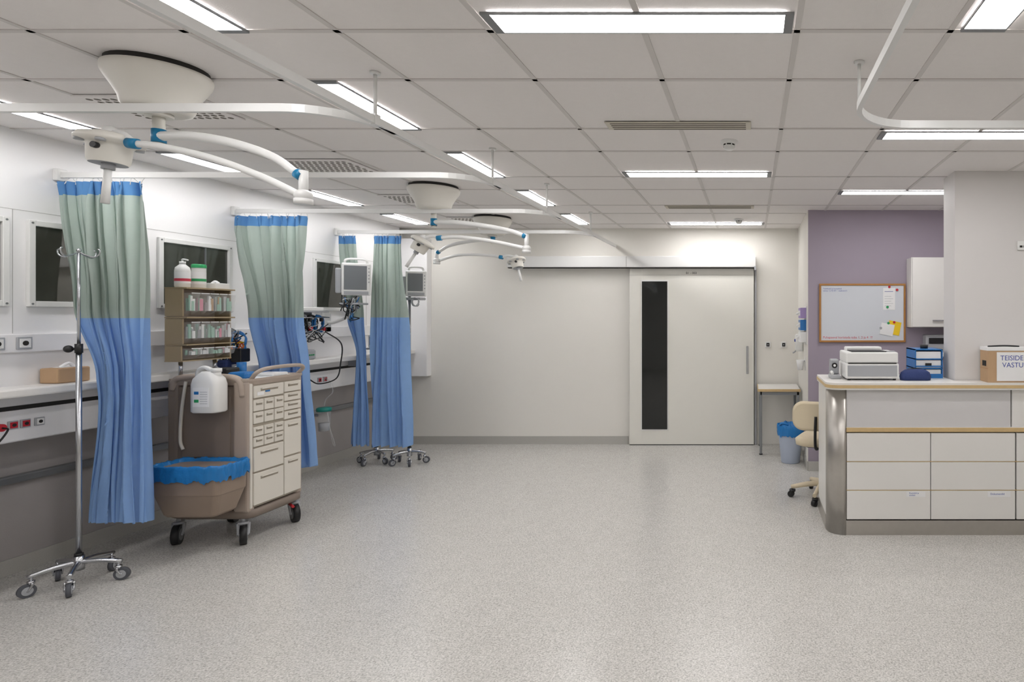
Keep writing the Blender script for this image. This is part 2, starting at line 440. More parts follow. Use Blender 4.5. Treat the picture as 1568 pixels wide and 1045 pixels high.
# ------------------------------------------------------------------ surgical lamps
def surgical(base,hubz,arm1,arm2,head,hr,tilt,tiltx=-.18,k_=.76):
    x,y=base; b=B('surgical_lamp')
    b.lathe([(.25*k_,CEIL),(.25*k_,CEIL-.022)],(x,y,0),'gap_and_shadow')
    b.lathe([(r*k_,z) for r,z in [(.25,CEIL-.022),(.265,CEIL-.024),(.268,CEIL-.035),(.264,CEIL-.055),(.25,CEIL-.075),(.215,CEIL-.115),(.19,CEIL-.15),(.18,CEIL-.18),(.165,CEIL-.20),(.13,CEIL-.208),(.0001,CEIL-.21)]],(x,y,0),'dome',seg=48)
    b.cyl((x,y,CEIL-.21),(x,y,CEIL-.225),.05,'dome'); b.cyl((x,y,CEIL-.21),(x,y,hubz-.04),.022,'dome')
    b.cyl((x,y,hubz+.03),(x,y,hubz-.03),.026,'blue')
    b.cyl((x,y,hubz-.03),(x,y,hubz-.05),.022,'dome')
    b.tube(arm1,[.022,.016],'whitemetal',seg=14)
    e=Vector(arm1[-1]); q=Vector(arm2[0])
    d=(Vector(arm1[-1])-Vector(arm1[-2])).normalized()
    b.cyl(e-d*.0,e+d*.03,.022,'blue')
    j=(e.x+.03*(1 if e.x>x else -1),e.y)
    b.cyl((j[0],j[1],e.z+.01),(j[0],j[1],q.z-.02),.018,'whitemetal'); b.sphere((j[0],j[1],q.z),.036,'whitemetal',sc=(1,1,.8))
    b.cyl((j[0],j[1],q.z-.04),(j[0],j[1],q.z-.015),.036,'whitemetal')
    b.tube(arm2,[.016,.015],'whitemetal',seg=14)
    e2=Vector(arm2[-1]); d2=(e2-Vector(arm2[-2])).normalized(); b.cyl(e2-d2*.02,e2+d2*.02,.022,'blue')
    H=Vector(head)
    b.tube([e2,e2+(H-e2)*.4+Vector((0,0,.03)),H+Vector((0,0,.03))],.015,'whitemetal',seg=12)
    b.sphere(H+Vector((0,0,.03)),.03,'whitemetal')
    R=Matrix.Rotation(tilt,3,'Y')@Matrix.Rotation(tiltx,3,'X')
    s=hr/.12
    pr=[(.001,.03),(.06,.028),(.11,.012),(.12,-.004),(.118,-.018),(.085,-.026),(.078,-.036),(.074,-.10),(.066,-.115)]
    b.lathe([(r*s,z*s) for r,z in pr],H,'dome',rot=R,seg=40)
    b.lathe([(.066*s,-.115*s),(.0001,-.11*s)],H,'greyplastic',rot=R,seg=32)
    for k in range(6):
        a=k*pi/3; c=H+R@Vector((.098*s*math.cos(a),.098*s*math.sin(a),-.018*s)); b.cyl(c,c+R@Vector((0,0,-.012*s)),.018*s,'greyplastic',seg=14)
    t=H+R@Vector((0,0,-.11*s)); 
    b.cyl(t,t+R@Vector((0,0,-.03*s)),.024*s,'greyplastic'); b.cyl(t+R@Vector((0,0,-.03*s)),t+R@Vector((0,0,-.19*s)),.014*s,'whitemetal',r1=.016*s)
    b.cyl(H+R@Vector((.02*s,-.07*s,-.05*s)),H+R@Vector((.02*s,-.09*s,-.05*s)),.014*s,'black')
    b.done()
surgical((-2.66,2.64),2.43,[(-2.66,2.64,2.43),(-2.5,2.62,2.425),(-2.3,2.60,2.39),(-2.12,2.60,2.33),(-2.01,2.60,2.255)],
   [(-1.99,2.60,2.155),(-2.15,2.58,2.235),(-2.35,2.56,2.31),(-2.55,2.54,2.355),(-2.66,2.53,2.365)],(-2.79,2.56,2.39),.112,.03,-.05,k_=.69)
surgical((-2.72,5.04),2.43,[(-2.72,5.04,2.43),(-2.5,5.0,2.42),(-2.25,5.0,2.39),(-2.05,5.0,2.35),(-1.94,5.0,2.31)],
   [(-1.92,5.0,2.2),(-2.15,4.98,2.25),(-2.35,4.96,2.28),(-2.5,4.95,2.29),(-2.62,4.94,2.28)],(-2.76,4.95,2.25),.10,.5)
surgical((-2.9,6.6),2.49,[(-2.9,6.6,2.49),(-3.05,6.6,2.48),(-3.25,6.6,2.45),(-3.4,6.6,2.41),(-3.5,6.6,2.35)],
   [(-3.5,6.6,2.25),(-3.3,6.56,2.30),(-3.1,6.54,2.31),(-2.9,6.54,2.30),(-2.78,6.54,2.28)],(-2.62,6.56,2.25),.10,-.3)

# ------------------------------------------------------------------ casters & stands
def caster(b,x,y,r,ang,fork='chrome',rub='rubber',hub='greyplastic',top=None,w=None):
    w=w or r*.55; ax=Vector((math.cos(ang),math.sin(ang),0)); c=Vector((x,y,r))
    b.cyl(c-ax*w/2,c+ax*w/2,r,rub,seg=24); b.cyl(c-ax*(w/2+.003),c+ax*(w/2+.003),r*.62,hub,seg=20); b.cyl(c-ax*(w/2+.01),c+ax*(w/2+.01),r*.15,fork,seg=10)
    tr=Vector((-ax.y,ax.x,0))
    for sgn in(-1,1):
        p=c+ax*sgn*(w/2+.007); q=p+Vector((0,0,r*1.1))+tr*r*.45
        b.tube([p,(p+q)/2+tr*.1*r,q],[r*.13,r*.2],fork,seg=8,n=3)
    t=c+Vector((0,0,r*1.12))+tr*r*.45
    b.cyl(t-Vector((0,0,.008)),t+Vector((0,0,.01)),w*.8,fork)
    b.cyl(t,(t.x,t.y,top or r*2.5),r*.2,fork,seg=10)
    return t
def stand(name,x,y,h,R,a0,hooks=True,cr=.042,extras=None):
    b=B(name); hz=cr*2.5+.03
    for i in range(5):
        a=a0+i*2*pi/5; ex,ey=x+R*math.cos(a),y+R*math.sin(a)
        b.tube([(x,y,hz+.012),(x+.5*R*math.cos(a),y+.5*R*math.sin(a),hz+.008),(ex,ey,hz-.01)],[.015,.012],'chrome',seg=10,n=4)
        caster(b,ex,ey,cr,a+pi/2+.4*math.sin(i*2.3),top=hz-.005)
    b.cyl((x,y,hz-.035),(x,y,hz+.05),.026,'chrome'); b.cyl((x,y,hz+.05),(x,y,hz+.065),.02,'black')
    if hooks:
        b.cyl((x,y,hz),(x,y,1.42),.0135,'chrome'); b.cyl((x,y,1.42),(x,y,h),.008,'chrome')
        b.cyl((x,y,1.40),(x,y,1.455),.018,'black'); b.tube([(x,y,1.425),(x-.025,y-.012,1.425)],.008,'black',smoothpath=False); b.sphere((x-.04,y-.02,1.425),.022,'black')
        for k in range(4):
            a=k*pi/2+.15; c,s_=math.cos(a),math.sin(a)
            b.tube([(x,y,h-.01),(x+.04*c,y+.04*s_,h-.03),(x+.08*c,y+.08*s_,h-.04),(x+.105*c,y+.105*s_,h-.025),(x+.11*c,y+.11*s_,h),(x+.098*c,y+.098*s_,h+.008)],.004,'chrome',seg=8,n=5)
        b.sphere((x,y,h),.012,'chrome')
    else:
        b.cyl((x,y,hz),(x,y,h),.014,'chrome')
    if extras: extras(b,x,y,h)
    b.done()
stand('iv_stand',-4.06,3.55,2.02,.20,.35,cr=.038)

def monitor(b,c,rotz,tilt=0.0,w=.26,h=.30,d=.12):
    old=b.M; b.M=Matrix.Translation(c)@Matrix.Rotation(rotz,4,'Z')@Matrix.Rotation(tilt,4,'X')
    b.box(-w/2,w/2,-.02,.02,-h/2,h/2,'white',bev=.012); b.box(-w/2+.02,w/2-.02,.018,d,-h/2+.02,h/2-.02,'white',bev=.02)
    b.box(-w/2+.02,w/2-.035,-.0225,-.019,-h/2+.06,h/2-.025,'screen',bev=.001)
    b.box(-w/2+.02,w/2-.02,-.023,-.019,-h/2+.012,-h/2+.045,'greyplastic',bev=.001)
    for i in range(5): b.cyl((w/2-.018,-.025,h/2-.05-.035*i),(w/2-.018,-.019,h/2-.05-.035*i),.007,'greyplastic',seg=10)
    b.tube([(-w/2+.03,.05,h/2-.02),(-w/2+.04,.05,h/2+.03),(0,.05,h/2+.04),(w/2-.04,.05,h/2+.03),(w/2-.03,.05,h/2-.02)],.011,'white',seg=8)
    b.box(-w/2-.05,-w/2,.0,d-.02,-h/2+.02,h/2-.06,'greyplastic',bev=.01)
    b.M=old
def cables(b,c,s,n,cols,r=.004,seed=1,hang=.0):
    rng=random.Random(seed)
    for k in range(n):
        pts=[(c[0]+rng.uniform(-1,1)*s[0],c[1]+rng.uniform(-1,1)*s[1],c[2]+rng.uniform(-1,1)*s[2]) for _ in range(6)]
        b.tube(pts,r,cols[k%len(cols)],seg=6,n=6)
def coil(b,c,R,r,mt,turns=3,ax='x',seed=0):
    rng=random.Random(seed); pts=[]
    for i in range(turns*10):
        a=2*pi*i/10; q=R*(1+rng.uniform(-.08,.08)); o=rng.uniform(-.02,.02)
        pts.append((c[0]+o,c[1]+q*math.cos(a),c[2]+q*1.15*math.sin(a)) if ax=='x' else (c[0]+q*math.cos(a),c[1]+o,c[2]+q*1.15*math.sin(a)))
    b.tube(pts,r,mt,seg=6,n=3)
def ex1(b,x,y,h):
    monitor(b,(x+.09,y-.03,h+.12),.5,.1,w=.20,h=.28)
    b.box(x-.05,x+.15,y-.06,y+.06,h-.06,h-.03,'greyplastic',bev=.01)
    coil(b,(x+.11,y-.08,h-.08),.04,.005,'greyplastic',3,'y',3)
stand('patient_monitor_stand',-3.765,6.48,1.86,.17,.2,False,cr=.036,extras=ex1)
def ex3(b,x,y,h):
    b.box(x-.02,x+.16,y-.16,y-.0,h-.02,h,'greyplastic',bev=.008)
    b.box(x-.0,x+.15,y-.15,y-.01,h,h+.14,'white',bev=.015)
    b.box(x+.02,x+.12,y-.153,y-.149,h+.03,h+.12,'screen')
stand('infusion_pump_stand',-4.155,6.52,1.28,.17,.75,False,cr=.036,extras=ex3)

b=B('patient_monitor'); 
monitor(b,(-4.03,6.0,2.0),.62,.12,w=.25,h=.33)
b.box(XH+.0,XH+.03,6.02,6.12,1.46,1.66,'whitemetal',bev=.005)
b.tube([(XH+.02,6.07,1.56),(-4.3,6.06,1.56),(-4.15,6.05,1.62),(-4.06,6.05,1.72)],.016,'whitemetal')
b.cyl((-4.05,6.05,1.70),(-4.05,6.05,1.90),.014,'chrome')
b.box(-4.17,-3.97,5.95,6.10,1.74,1.76,'greyplastic',bev=.004)
cables(b,(-4.08,5.98,1.70),(.07,.07,.12),9,['black','greyplastic','trayblue','black'],.005,3)
b.done()

b=B('medical_equipment_rack')
ra,rb=5.44,5.85
b.box(XH+.001,-4.2,ra,rb,1.66,1.672,'greyplastic',bev=.003); b.box(XH+.03,-4.22,ra+.02,rb-.04,1.672,1.71,'white',bev=.01)
b.box(XH+.001,-4.37,ra,rb,1.52,1.66,'greymetal')
for i,yy in enumerate((5.5,5.6,5.7,5.8)):
    coil(b,(-4.27,yy,1.55),.07,.009 if i%2 else .006,['black','greyplastic','black','trayblue'][i],3,'x',i)
for i in range(10):
    x=-4.27+.05*random.uniform(-1,1); y=5.5+.033*i; z=1.45+.15*random.random()
    b.box(x,x+.03,y,y+.025,z,z+.035,['orange','trayblue','white','black','red'][i%5],bev=.006)
b.tube([(XH+.02,ra,1.63),(-4.2,ra,1.61),(-4.2,rb,1.61),(XH+.02,rb,1.63)],.005,'chrome',smoothpath=False)
cables(b,(-4.26,5.66,1.47),(.06,.18,.11),10,['black','greyplastic','black','white'],.0045,11)
b.tube([(-4.2,5.8,1.47),(-4.1,5.88,1.35),(-4.12,5.9,1.15),(-4.15,5.88,1.0),(-4.3,5.85,.95),(XH+.02,5.82,1.0)],.006,'black')
b.done()
b=B('medical_cable_bundle')
b.box(XH+.031,XH+.05,4.74,4.86,1.42,1.5,'white',bev=.005)
coil(b,(-4.25,4.76,1.42),.09,.007,'black',3,'x',21); coil(b,(-4.2,4.80,1.40),.08,.005,'trayblue',3,'y',22)
cables(b,(-4.24,4.79,1.38),(.10,.06,.13),12,['black','trayblue','yellow','greyplastic','black','orange'],.005,23)
b.box(-4.3,-4.22,4.72,4.84,1.206,1.27,'navy',bev=.02); b.box(-4.2,-4.12,4.74,4.84,1.25,1.36,'black',bev=.01)
b.box(-4.34,-4.28,4.72,4.82,1.50,1.57,'lilac',bev=.008)
b.tube([(-4.33,4.8,1.5),(-4.3,4.78,1.3),(-4.25,4.78,1.22)],.008,'black')
b.done()
b=B('infusion_pump'); b.box(-4.35,-4.23,5.42,5.72,1.206,1.30,'greyplastic',bev=.015); b.box(-4.2305,-4.226,5.45,5.6,1.225,1.28,'screen'); b.box(-4.33,-4.25,5.46,5.6,1.30,1.33,'white',bev=.008)
for i in range(3): b.cyl((-4.23,5.63+.025*i,1.25),(-4.222,5.63+.025*i,1.25),.007,'green',seg=10)
b.done()
b=B('suction_canister')
cx,cy=-4.33,5.96
b.lathe([(.001,.46),(.045,.46),(.05,.47),(.06,.66)],(cx,cy,0),'clear'); b.lathe([(.001,.462),(.044,.462),(.05,.54),(.001,.54)],(cx,cy,0),'greyplastic')
b.lathe([(.06,.66),(.066,.66),(.066,.69),(.05,.70),(.001,.70)],(cx,cy,0),'teal')
b.tube([(cx-.06,cy,.62),(XL+.05,cy,.60)],.012,'greymetal',smoothpath=False)
b.tube([(cx,cy,.69),(cx+.02,cy,.78),(cx+.06,cy+.04,.85),(cx+.02,cy+.06,.95),(XH+.02,cy+.05,1.0)],.006,'clear')
b.tube([(cx+.02,cy,.69),(cx+.08,cy-.05,.6),(cx+.1,cy-.02,.35),(cx+.04,cy+.1,.3),(cx-.02,cy+.1,.5)],.004,'clear')
b.done()
def sockets(name,ys,z,x,sz,cols):
    for y,c in zip(ys,cols):
        b=B(name); b.box(x,x+.01,y-sz/2,y+sz/2,z-sz/2,z+sz/2,'greyplastic',bev=.003); b.box(x+.01,x+.014,y-sz*.36,y+sz*.36,z-sz*.36,z+sz*.36,c,bev=.002)
        b.cyl((x+.014,y,z),(x+.016,y,z),sz*.2,'gap_and_shadow',seg=14)
        b.done()
sockets('wall_socket',(3.40,3.53),1.46,XH+.03,.075,('white','white'))
sockets('power_socket',(3.40,3.49,3.55,3.62,5.97,6.05),.975,XH+.012,.05,('gap_and_shadow','red','red','white','red','red'))
b=B('power_plug'); b.cyl((XH+.028,3.40,.975),(XH+.07,3.40,.975),.022,'red'); b.tube([(XH+.07,3.40,.975),(XH+.1,3.40,.96),(XH+.1,3.34,.88),(XH+.03,3.29,.8)],.005,'black'); b.done()
b=B('tissue_box'); b.box(-4.385,-4.27,3.62,3.80,1.206,1.30,'card',bev=.008); b.box(-4.35,-4.30,3.66,3.76,1.2995,1.303,'paper'); b.tube([(-4.33,3.68,1.30),(-4.32,3.72,1.325),(-4.33,3.76,1.30)],.01,'paper'); b.done()

# ------------------------------------------------------------------ medical cart
b=B('medical_cart')
X0,X1,Y0,Y1=-4.14,-3.56,4.18,4.66
b.loft([((X0+X1)/2,(Y0+Y1)/2,.17,.27,.22,.05),((X0+X1)/2,(Y0+Y1)/2,.19,.30,.25,.06),((X0+X1)/2,(Y0+Y1)/2,.24,.30,.25,.06)],'brown')
b.box(X0,X1-.05,Y0,Y1,.24,1.13,'brown',bev=.03,seg=3)
b.box(X1-.12,X1-.005,Y0-.012,Y0+.05,.22,1.16,'taupe',bev=.02,seg=3)
b.box(X1-.12,X1-.005,Y1-.05,Y1+.012,.22,1.16,'taupe',bev=.02,seg=3)
b.box(X0-.005,X0+.07,Y0-.012,Y0+.05,.22,1.16,'brown',bev=.02,seg=3)
b.tube([(X0+.03,Y0,1.10),(X0+.06,Y0-.01,1.17),(X0+.16,Y0-.01,1.19),(X1-.16,Y0-.01,1.19),(X1-.07,Y0-.005,1.16),(X1-.05,Y0,1.05)],.022,'taupe',seg=12)
b.box(X0+.1,X1-.14,Y0-.008,Y0+.002,.62,1.10,'brown',bev=.003)
b.loft([((X0+X1)/2,(Y0+Y1)/2,1.13,.29,.24,.04),((X0+X1)/2,(Y0+Y1)/2,1.16,.305,.255,.05),((X0+X1)/2,(Y0+Y1)/2,1.175,.305,.255,.05),((X0+X1)/2,(Y0+Y1)/2,1.175,.285,.235,.04),((X0+X1)/2,(Y0+Y1)/2,1.160,.28,.23,.04)],'taupe',smooth=False)
b.box(X0+.15,X1-.02,Y0+.02,Y1-.02,1.158,1.168,'paper')
FX=X1
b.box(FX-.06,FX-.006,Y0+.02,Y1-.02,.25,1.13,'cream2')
b.box(FX-.05,FX+.0,Y0-.0,Y0+.02,.25,1.14,'cream',bev=.004)
def drawer(y0,y1,z0,z1,handle=True):
    g=.004
    b.box(FX-.012,FX+.006,y0+g,y1-g,z0+g,z1-g,'cream',bev=.004)
    if handle:
        m=(y0+y1)/2; hw=(y1-y0)*.28; zc=z1-min(.04,(z1-z0)*.35)
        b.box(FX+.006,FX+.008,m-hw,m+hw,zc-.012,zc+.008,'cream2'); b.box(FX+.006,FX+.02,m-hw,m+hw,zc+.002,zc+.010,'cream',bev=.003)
ya,yb,yc=Y0+.02,4.475,Y1-.015
drawer(ya,yb,1.03,1.125)
for z in (.935,.845):
    for i in range(3): drawer(ya+(yb-ya)*i/3,ya+(yb-ya)*(i+1)/3,z,z+.09)
for z in (.755,.68):
    for i in range(3): drawer(ya+(yb-ya)*i/3,ya+(yb-ya)*(i+1)/3,z,z+.075)
drawer(ya,yb,.50,.675); drawer(ya,yb,.26,.495)
drawer(yb,yc,1.04,1.125)
for z in (.97,.90,.83): drawer(yb,yc,z,z+.068)
drawer(yb,yc,.55,.825); drawer(yb,yc,.26,.545)
b.box(FX+.0065,FX+.0075,Y0+.05,Y0+.11,1.05,1.075,'paper')
for p in ((4.30,1.068),): b.box(FX+.0065,FX+.009,p[0],p[0]+.04,p[1],p[1]+.012,'trayblue')
b.tube([(FX-.02,Y0+.03,1.17),(FX+.03,Y0+.02,1.22),(FX+.05,Y0+.10,1.245),(FX+.05,Y1-.12,1.245),(FX+.03,Y1-.03,1.22),(FX-.02,Y1-.02,1.17)],.014,'taupe',seg=12)
b.box(-3.80,-3.66,4.26,4.36,1.168,1.215,'trayblue',bev=.015); b.box(-3.95,-3.84,4.3,4.42,1.168,1.24,'black',bev=.01); b.box(-3.78,-3.62,4.45,4.6,1.168,1.19,'white',bev=.008)
b.cyl((-3.9,4.5,1.168),(-3.9,4.5,1.27),.03,'trayblue'); b.cyl((-3.98,4.55,1.168),(-3.98,4.55,1.25),.03,'clear')
b.tube([(X0+.14,Y0-.02,1.16),(X0+.12,Y0-.03,.95),(X0+.11,Y0-.03,.75),(X0+.13,Y0-.03,.68)],.010,'cream',seg=8)
for (cx,cy,a) in ((X1-.05,Y0+.0,.7),(X0+.06,Y0+.0,.5),(X1-.04,Y1-.02,.9),(X0+.06,Y1-.02,.3)):
    caster(b,cx,cy,.068,a,fork='greyplastic',rub='black',hub='greymetal',top=.19,w=.04)
b.cyl((X1-.06,Y1-.05,.15),(X1-.0,Y1-.09,.14),.010,'red')
b.done()

b=B('waste_bin')
cx,cy=-3.765,4.02
b.loft([(cx,cy,.275,.165,.085,.03),(cx,cy,.29,.18,.095,.035),(cx,cy,.42,.218,.118,.035),(cx,cy,.43,.224,.122,.035),(cx,cy,.60,.232,.126,.04)],'binbrown',smooth=False)
S=[(cx,cy,.520,.242,.135,.05),(cx,cy,.55,.244,.137,.05),(cx,cy,.575,.245,.137,.045),(cx,cy,.60,.246,.137,.035),(cx,cy,.618,.247,.137,.03),(cx,cy,.626,.240,.130,.03),(cx,cy,.615,.228,.120,.03),(cx,cy,.58,.215,.110,.08),(cx,cy,.53,.19,.095,.14),(cx,cy,.48,.16,.08,.2),(cx,cy,.46,.10,.05,.25),(cx,cy,.45,.001,.001,.1)]
b.bagloft(S,'bag',seed=3,power=6)
b.done()
b=B('disinfectant_canister')
cx,cy=-3.765,4.085
b.loft([(cx,cy,.955,.085,.05,.03),(cx,cy,.965,.097,.056,.035),(cx,cy,1.15,.097,.056,.035),(cx,cy,1.19,.09,.052,.04),(cx-.0,cy,1.225,.06,.04,.04),(cx-.0,cy,1.24,.04,.03,.03)],'white')
b.cyl((cx+.05,cy,1.19),(cx+.05,cy,1.245),.026,'white'); b.cyl((cx+.05,cy,1.235),(cx+.05,cy,1.26),.03,'white')
b.tube([(cx-.08,cy,1.17),(cx-.075,cy,1.24),(cx-.03,cy,1.265),(cx+.03,cy,1.24)],.014,'white',seg=10)
b.box(cx-.06,cx+.05,cy-.0585,cy-.056,1.0,1.13,'paper'); b.box(cx-.05,cx-.02,cy-.060,cy-.058,1.085,1.105,'trayblue'); b.box(cx-.05,cx-.02,cy-.060,cy-.058,1.03,1.05,'green')
for k in range(6): b.box(cx-.01,cx+.04,cy-.060,cy-.058,1.02+.016*k,1.023+.016*k,'greyplastic')
b.done()
b=B('supply_rack')
rx0,rx1,ry0,ry1=-4.19,-4.06,4.21,4.58
b.box(rx0,rx1,ry0-.012,ry0,1.62,1.82,'gold',bev=.004); b.box(rx0,rx1,ry0-.012,ry0,1.42,1.605,'gold',bev=.004); b.box(rx0,rx1-.01,ry0-.012,ry0,1.30,1.41,'gold',bev=.004)
b.box(rx0,rx1,ry1,ry1+.012,1.30,1.82,'gold',bev=.004); b.box(rx0,rx0+.01,ry0,ry1,1.30,1.82,'taupe')
b.box(rx0,rx1+.03,ry0-.012,ry1+.012,1.82,1.83,'gold')
b.box(rx0,rx1+.03,ry0-.012,ry1+.012,1.607,1.618,'gold'); b.box(rx0,rx1+.03,ry0-.012,ry1+.012,1.412,1.42,'gold'); b.box(rx0,rx1,ry0-.012,ry1+.012,1.295,1.303,'gold')
for yy in (ry0+.05,ry1-.05): b.cyl((rx0+.055,yy,1.1755),(rx0+.055,yy,1.30),.012,'chrome')
cols=['paper','palegreen','paper','pink','palegreen','white','greyplastic','card','paper','paper','palegreen','greyplastic']
for (z0,z1,n) in ((1.63,1.80,5),(1.43,1.59,5),(1.31,1.40,4)):
    for i in range(n):
        a=ry0+(ry1-ry0)*i/n+.004; c=ry0+(ry1-ry0)*(i+1)/n-.004
        vs=[(rx1-.02,a,z0),(rx1-.02,c,z0),(rx1+.035,c,z0+.03),(rx1+.035,a,z0+.03),(rx1+.05,c,z1-.01),(rx1+.05,a,z1-.01),(rx1-.02,a,z1-.01),(rx1-.02,c,z1-.01)]
        b.add(vs,[(0,1,2,3),(3,2,4,5),(0,3,5,6),(1,7,4,2)],'clear')
        b.box(rx1+.048,rx1+.052,a,c,z1-.014,z1-.008,'paper')
        base=random.choice(cols)
        for q in range(9):
            yy=random.uniform(a+.004,c-.03); h=random.uniform(.35,.95)*(z1-z0-.05); xx=rx1-.015+random.uniform(0,.04)
            col=base if random.random()<.55 else random.choice(cols)
            b.box(xx,xx+.006,yy,yy+random.uniform(.015,.028),z0+.032,z0+.035+h,col)
b.done()
b=B('disinfectant_bottle'); p=(-4.13,4.27,1.831)
b.lathe([(.001,0),(.040,0),(.044,.006),(.044,.12),(.040,.145),(.02,.165),(.016,.17)],p,'white'); b.lathe([(.0445,.03),(.0445,.11)],p,'paper'); b.lathe([(.045,.045),(.045,.065)],p,'redink'); b.cyl((p[0],p[1],2.0),(p[0],p[1],2.02),.018,'white'); b.tube([(p[0],p[1],2.02),(p[0],p[1],2.035),(p[0]+.04,p[1],2.03)],.006,'white'); b.done()
b=B('wipes_container'); p=(-4.12,4.385,1.831)
b.lathe([(.001,0),(.040,0),(.042,.005),(.042,.15)],p,'white'); b.lathe([(.044,.15),(.044,.172),(.038,.178),(.001,.178)],p,'green'); b.lathe([(.0425,.03),(.0425,.12)],p,'paper'); b.lathe([(.043,.05),(.043,.07)],p,'green'); b.done()
b=B('glove_box'); b.box(-4.18,-4.06,4.46,4.58,1.831,1.875,'white',bev=.004); b.box(-4.15,-4.09,4.49,4.55,1.8745,1.877,'paper'); b.tube([(-4.14,4.51,1.875),(-4.12,4.52,1.89),(-4.1,4.53,1.875)],.008,'paper'); b.done()

# ------------------------------------------------------------------ sliding door
b=B('door_1')
Yd=7.40
b.box(-1.53,-1.37,Yd,Yd+.045,.01,2.235,'door',bev=.004)
b.box(-1.53,.035,Yd+.001,Yd+.044,.01,2.235,'door')
b.box(-1.385,-1.04,Yd-.006,Yd+.0,.185,2.08,'whitemetal',bev=.003)
b.box(-1.372,-1.053,Yd-.009,Yd-.004,.20,2.062,'blackglass')
b.box(-.06,-.03,Yd-.05,Yd-.035,.90,1.25,'chrome',bev=.006)
for z in(.95,1.2): b.cyl((-.045,Yd-.036,z),(-.045,Yd+.002,z),.008,'chrome')
b.box(-1.53,.035,Yd-.001,Yd+.0,2.14,2.143,'seam')
b.text('B1 - 003',.04,face_cam(-.82,Yd-.001,2.155),'black')
b.box(-1.53,.03,Yd+.0,Yd+.045,.0,.01,'black')
b.done()
b=B('trim_2')
b.box(-3.05,.06,7.33,YB,2.235,2.375,'whitemetal',bev=.008); b.box(-3.04,.05,7.345,7.40,2.225,2.236,'gap_and_shadow'); b.box(-1.56,-1.552,7.328,7.331,2.24,2.37,'seam')  # thin dark box under the header stands in for its shadow line
b.box(.04,.065,7.32,7.44,2.2,2.25,'greyplastic')
b.done()
b=B('trim_3'); b.box(.045,.07,7.42,YB,.0,2.225,'greyplastic',bev=.004); b.done()
for x in (.215,.415):
    b=B('back_wall_socket'); b.box(x-.035,x+.035,YB-.012,YB,1.225,1.30,'white',bev=.004); b.box(x-.02,x+.02,YB-.016,YB-.011,1.24,1.285,'black',bev=.003); b.cyl((x,YB-.018,1.262),(x,YB-.0155,1.262),.008,'greyplastic',seg=12); b.done()  # pair of black sockets on the back wall

b=B('side_table')
b.box(0.085,.575,6.86,7.41,.745,.77,'counter',bev=.003); b.box(.083,.577,6.852,6.862,.742,.772,'wood'); b.box(.078,.086,6.86,7.41,.742,.772,'wood')
b.box(.11,.565,6.88,7.39,.70,.745,'greymetal')
for x in(.10,.535):
    for y in (6.88,7.36): b.box(x,x+.03,y,y+.03,0.012,.745,'greymetal',bev=.004); b.cyl((x+.015,y+.015,0),(x+.015,y+.015,.014),.02,'black')
b.done()
b=B('waste_basket'); cx,cy=.44,6.55
b.lathe([(.001,0),(.10,0),(.105,.01),(.140,.38),(.142,.39)],(cx,cy,0),'binplastic')
S=[(cx,cy,.30,.143,.143,.03),(cx,cy,.34,.146,.146,.04),(cx,cy,.38,.147,.147,.04),(cx,cy,.415,.146,.146,.04),(cx,cy,.425,.138,.138,.05),(cx,cy,.39,.125,.125,.1),(cx,cy,.33,.10,.10,.2),(cx,cy,.30,.001,.001,.1)]
b.bagloft(S,'bag',seed=8,power=2)
b.tube([(cx-.13,cy-.05,.40),(cx-.1,cy-.1,.45),(cx-.03,cy-.1,.43)],.012,'bag'); b.done()

b=B('glove_dispenser')
for i,(z,c) in enumerate(((1.60,'lilac'),(1.47,'trayblue'),(1.34,'paper'))):
    b.box(.53,.595,6.32,6.58,z,z+.115,c,bev=.005); b.box(.528,.531,6.34,6.56,z+.03,z+.085,'paper')
    b.tube([(.53,6.42,z+.06),(.505,6.45,z+.05),(.53,6.48,z+.06)],.012,'white')
b.box(.594,.5995,6.3,6.6,1.32,1.73,'white'); b.done()
b=B('soap_dispenser')
b.box(.51,.60,6.72,6.82,1.22,1.42,'white',bev=.02); b.tube([(.53,6.77,1.24),(.50,6.77,1.21),(.48,6.77,1.20)],.008,'greyplastic'); b.box(.50,.512,6.74,6.80,1.33,1.36,'blueink',bev=.003); b.done()
b=B('paper_cup_holder'); b.lathe([(.001,1.03),(.03,1.03),(.045,1.14),(.042,1.14),(.001,1.05)],(.545,6.5,0),'paper'); b.box(.594,.5995,6.46,6.54,1.03,1.17,'white'); b.box(.55,.595,6.49,6.51,1.12,1.135,'greyplastic'); b.done()

b=B('whiteboard'); Yw=YL-.002
x0,x1,z0,z1=.715,1.62,1.35,1.965
b.box(x0+.02,x1-.02,Yw-.015,Yw,z0+.02,z1-.02,'board')
f=.02
for a in ((x0,x1,z0,z0+f),(x0,x1,z1-f,z1),(x0,x0+f,z0+f,z1-f),(x1-f,x1,z0+f,z1-f)): b.box(a[0],a[1],Yw-.024,Yw,a[2],a[3],'woodframe',bev=.003)
b.text('Telefonid ja kontaktid\nvalves 12 43 87 /  osakond 5',.022,face_cam(x0+.04,Yw-.0155,z1-.06),'blueink')
b.text('Puhapaeval koristada tuba 1, 2 ja 4  !!!',.034,face_cam(x0+.04,Yw-.0155,z0+.04),'redink')
b.box(1.385,1.51,Yw-.017,Yw-.015,1.69,1.92,'paper'); b.box(1.40,1.49,Yw-.0175,Yw-.0168,1.88,1.885,'blueink')
for k in range(5): b.box(1.40,1.47+.02*(k%2),Yw-.0175,Yw-.0168,1.73+.025*k,1.733+.025*k,'greyplastic')
old=b.M; b.M=Matrix.Translation((1.50,Yw-.018,1.50))@Matrix.Rotation(.2,4,'Y')
b.box(-.065,.065,-.001,.001,-.07,.07,'yellow'); b.box(-.14,-.0,-.003,-.001,-.09,.03,'paper'); b.M=old
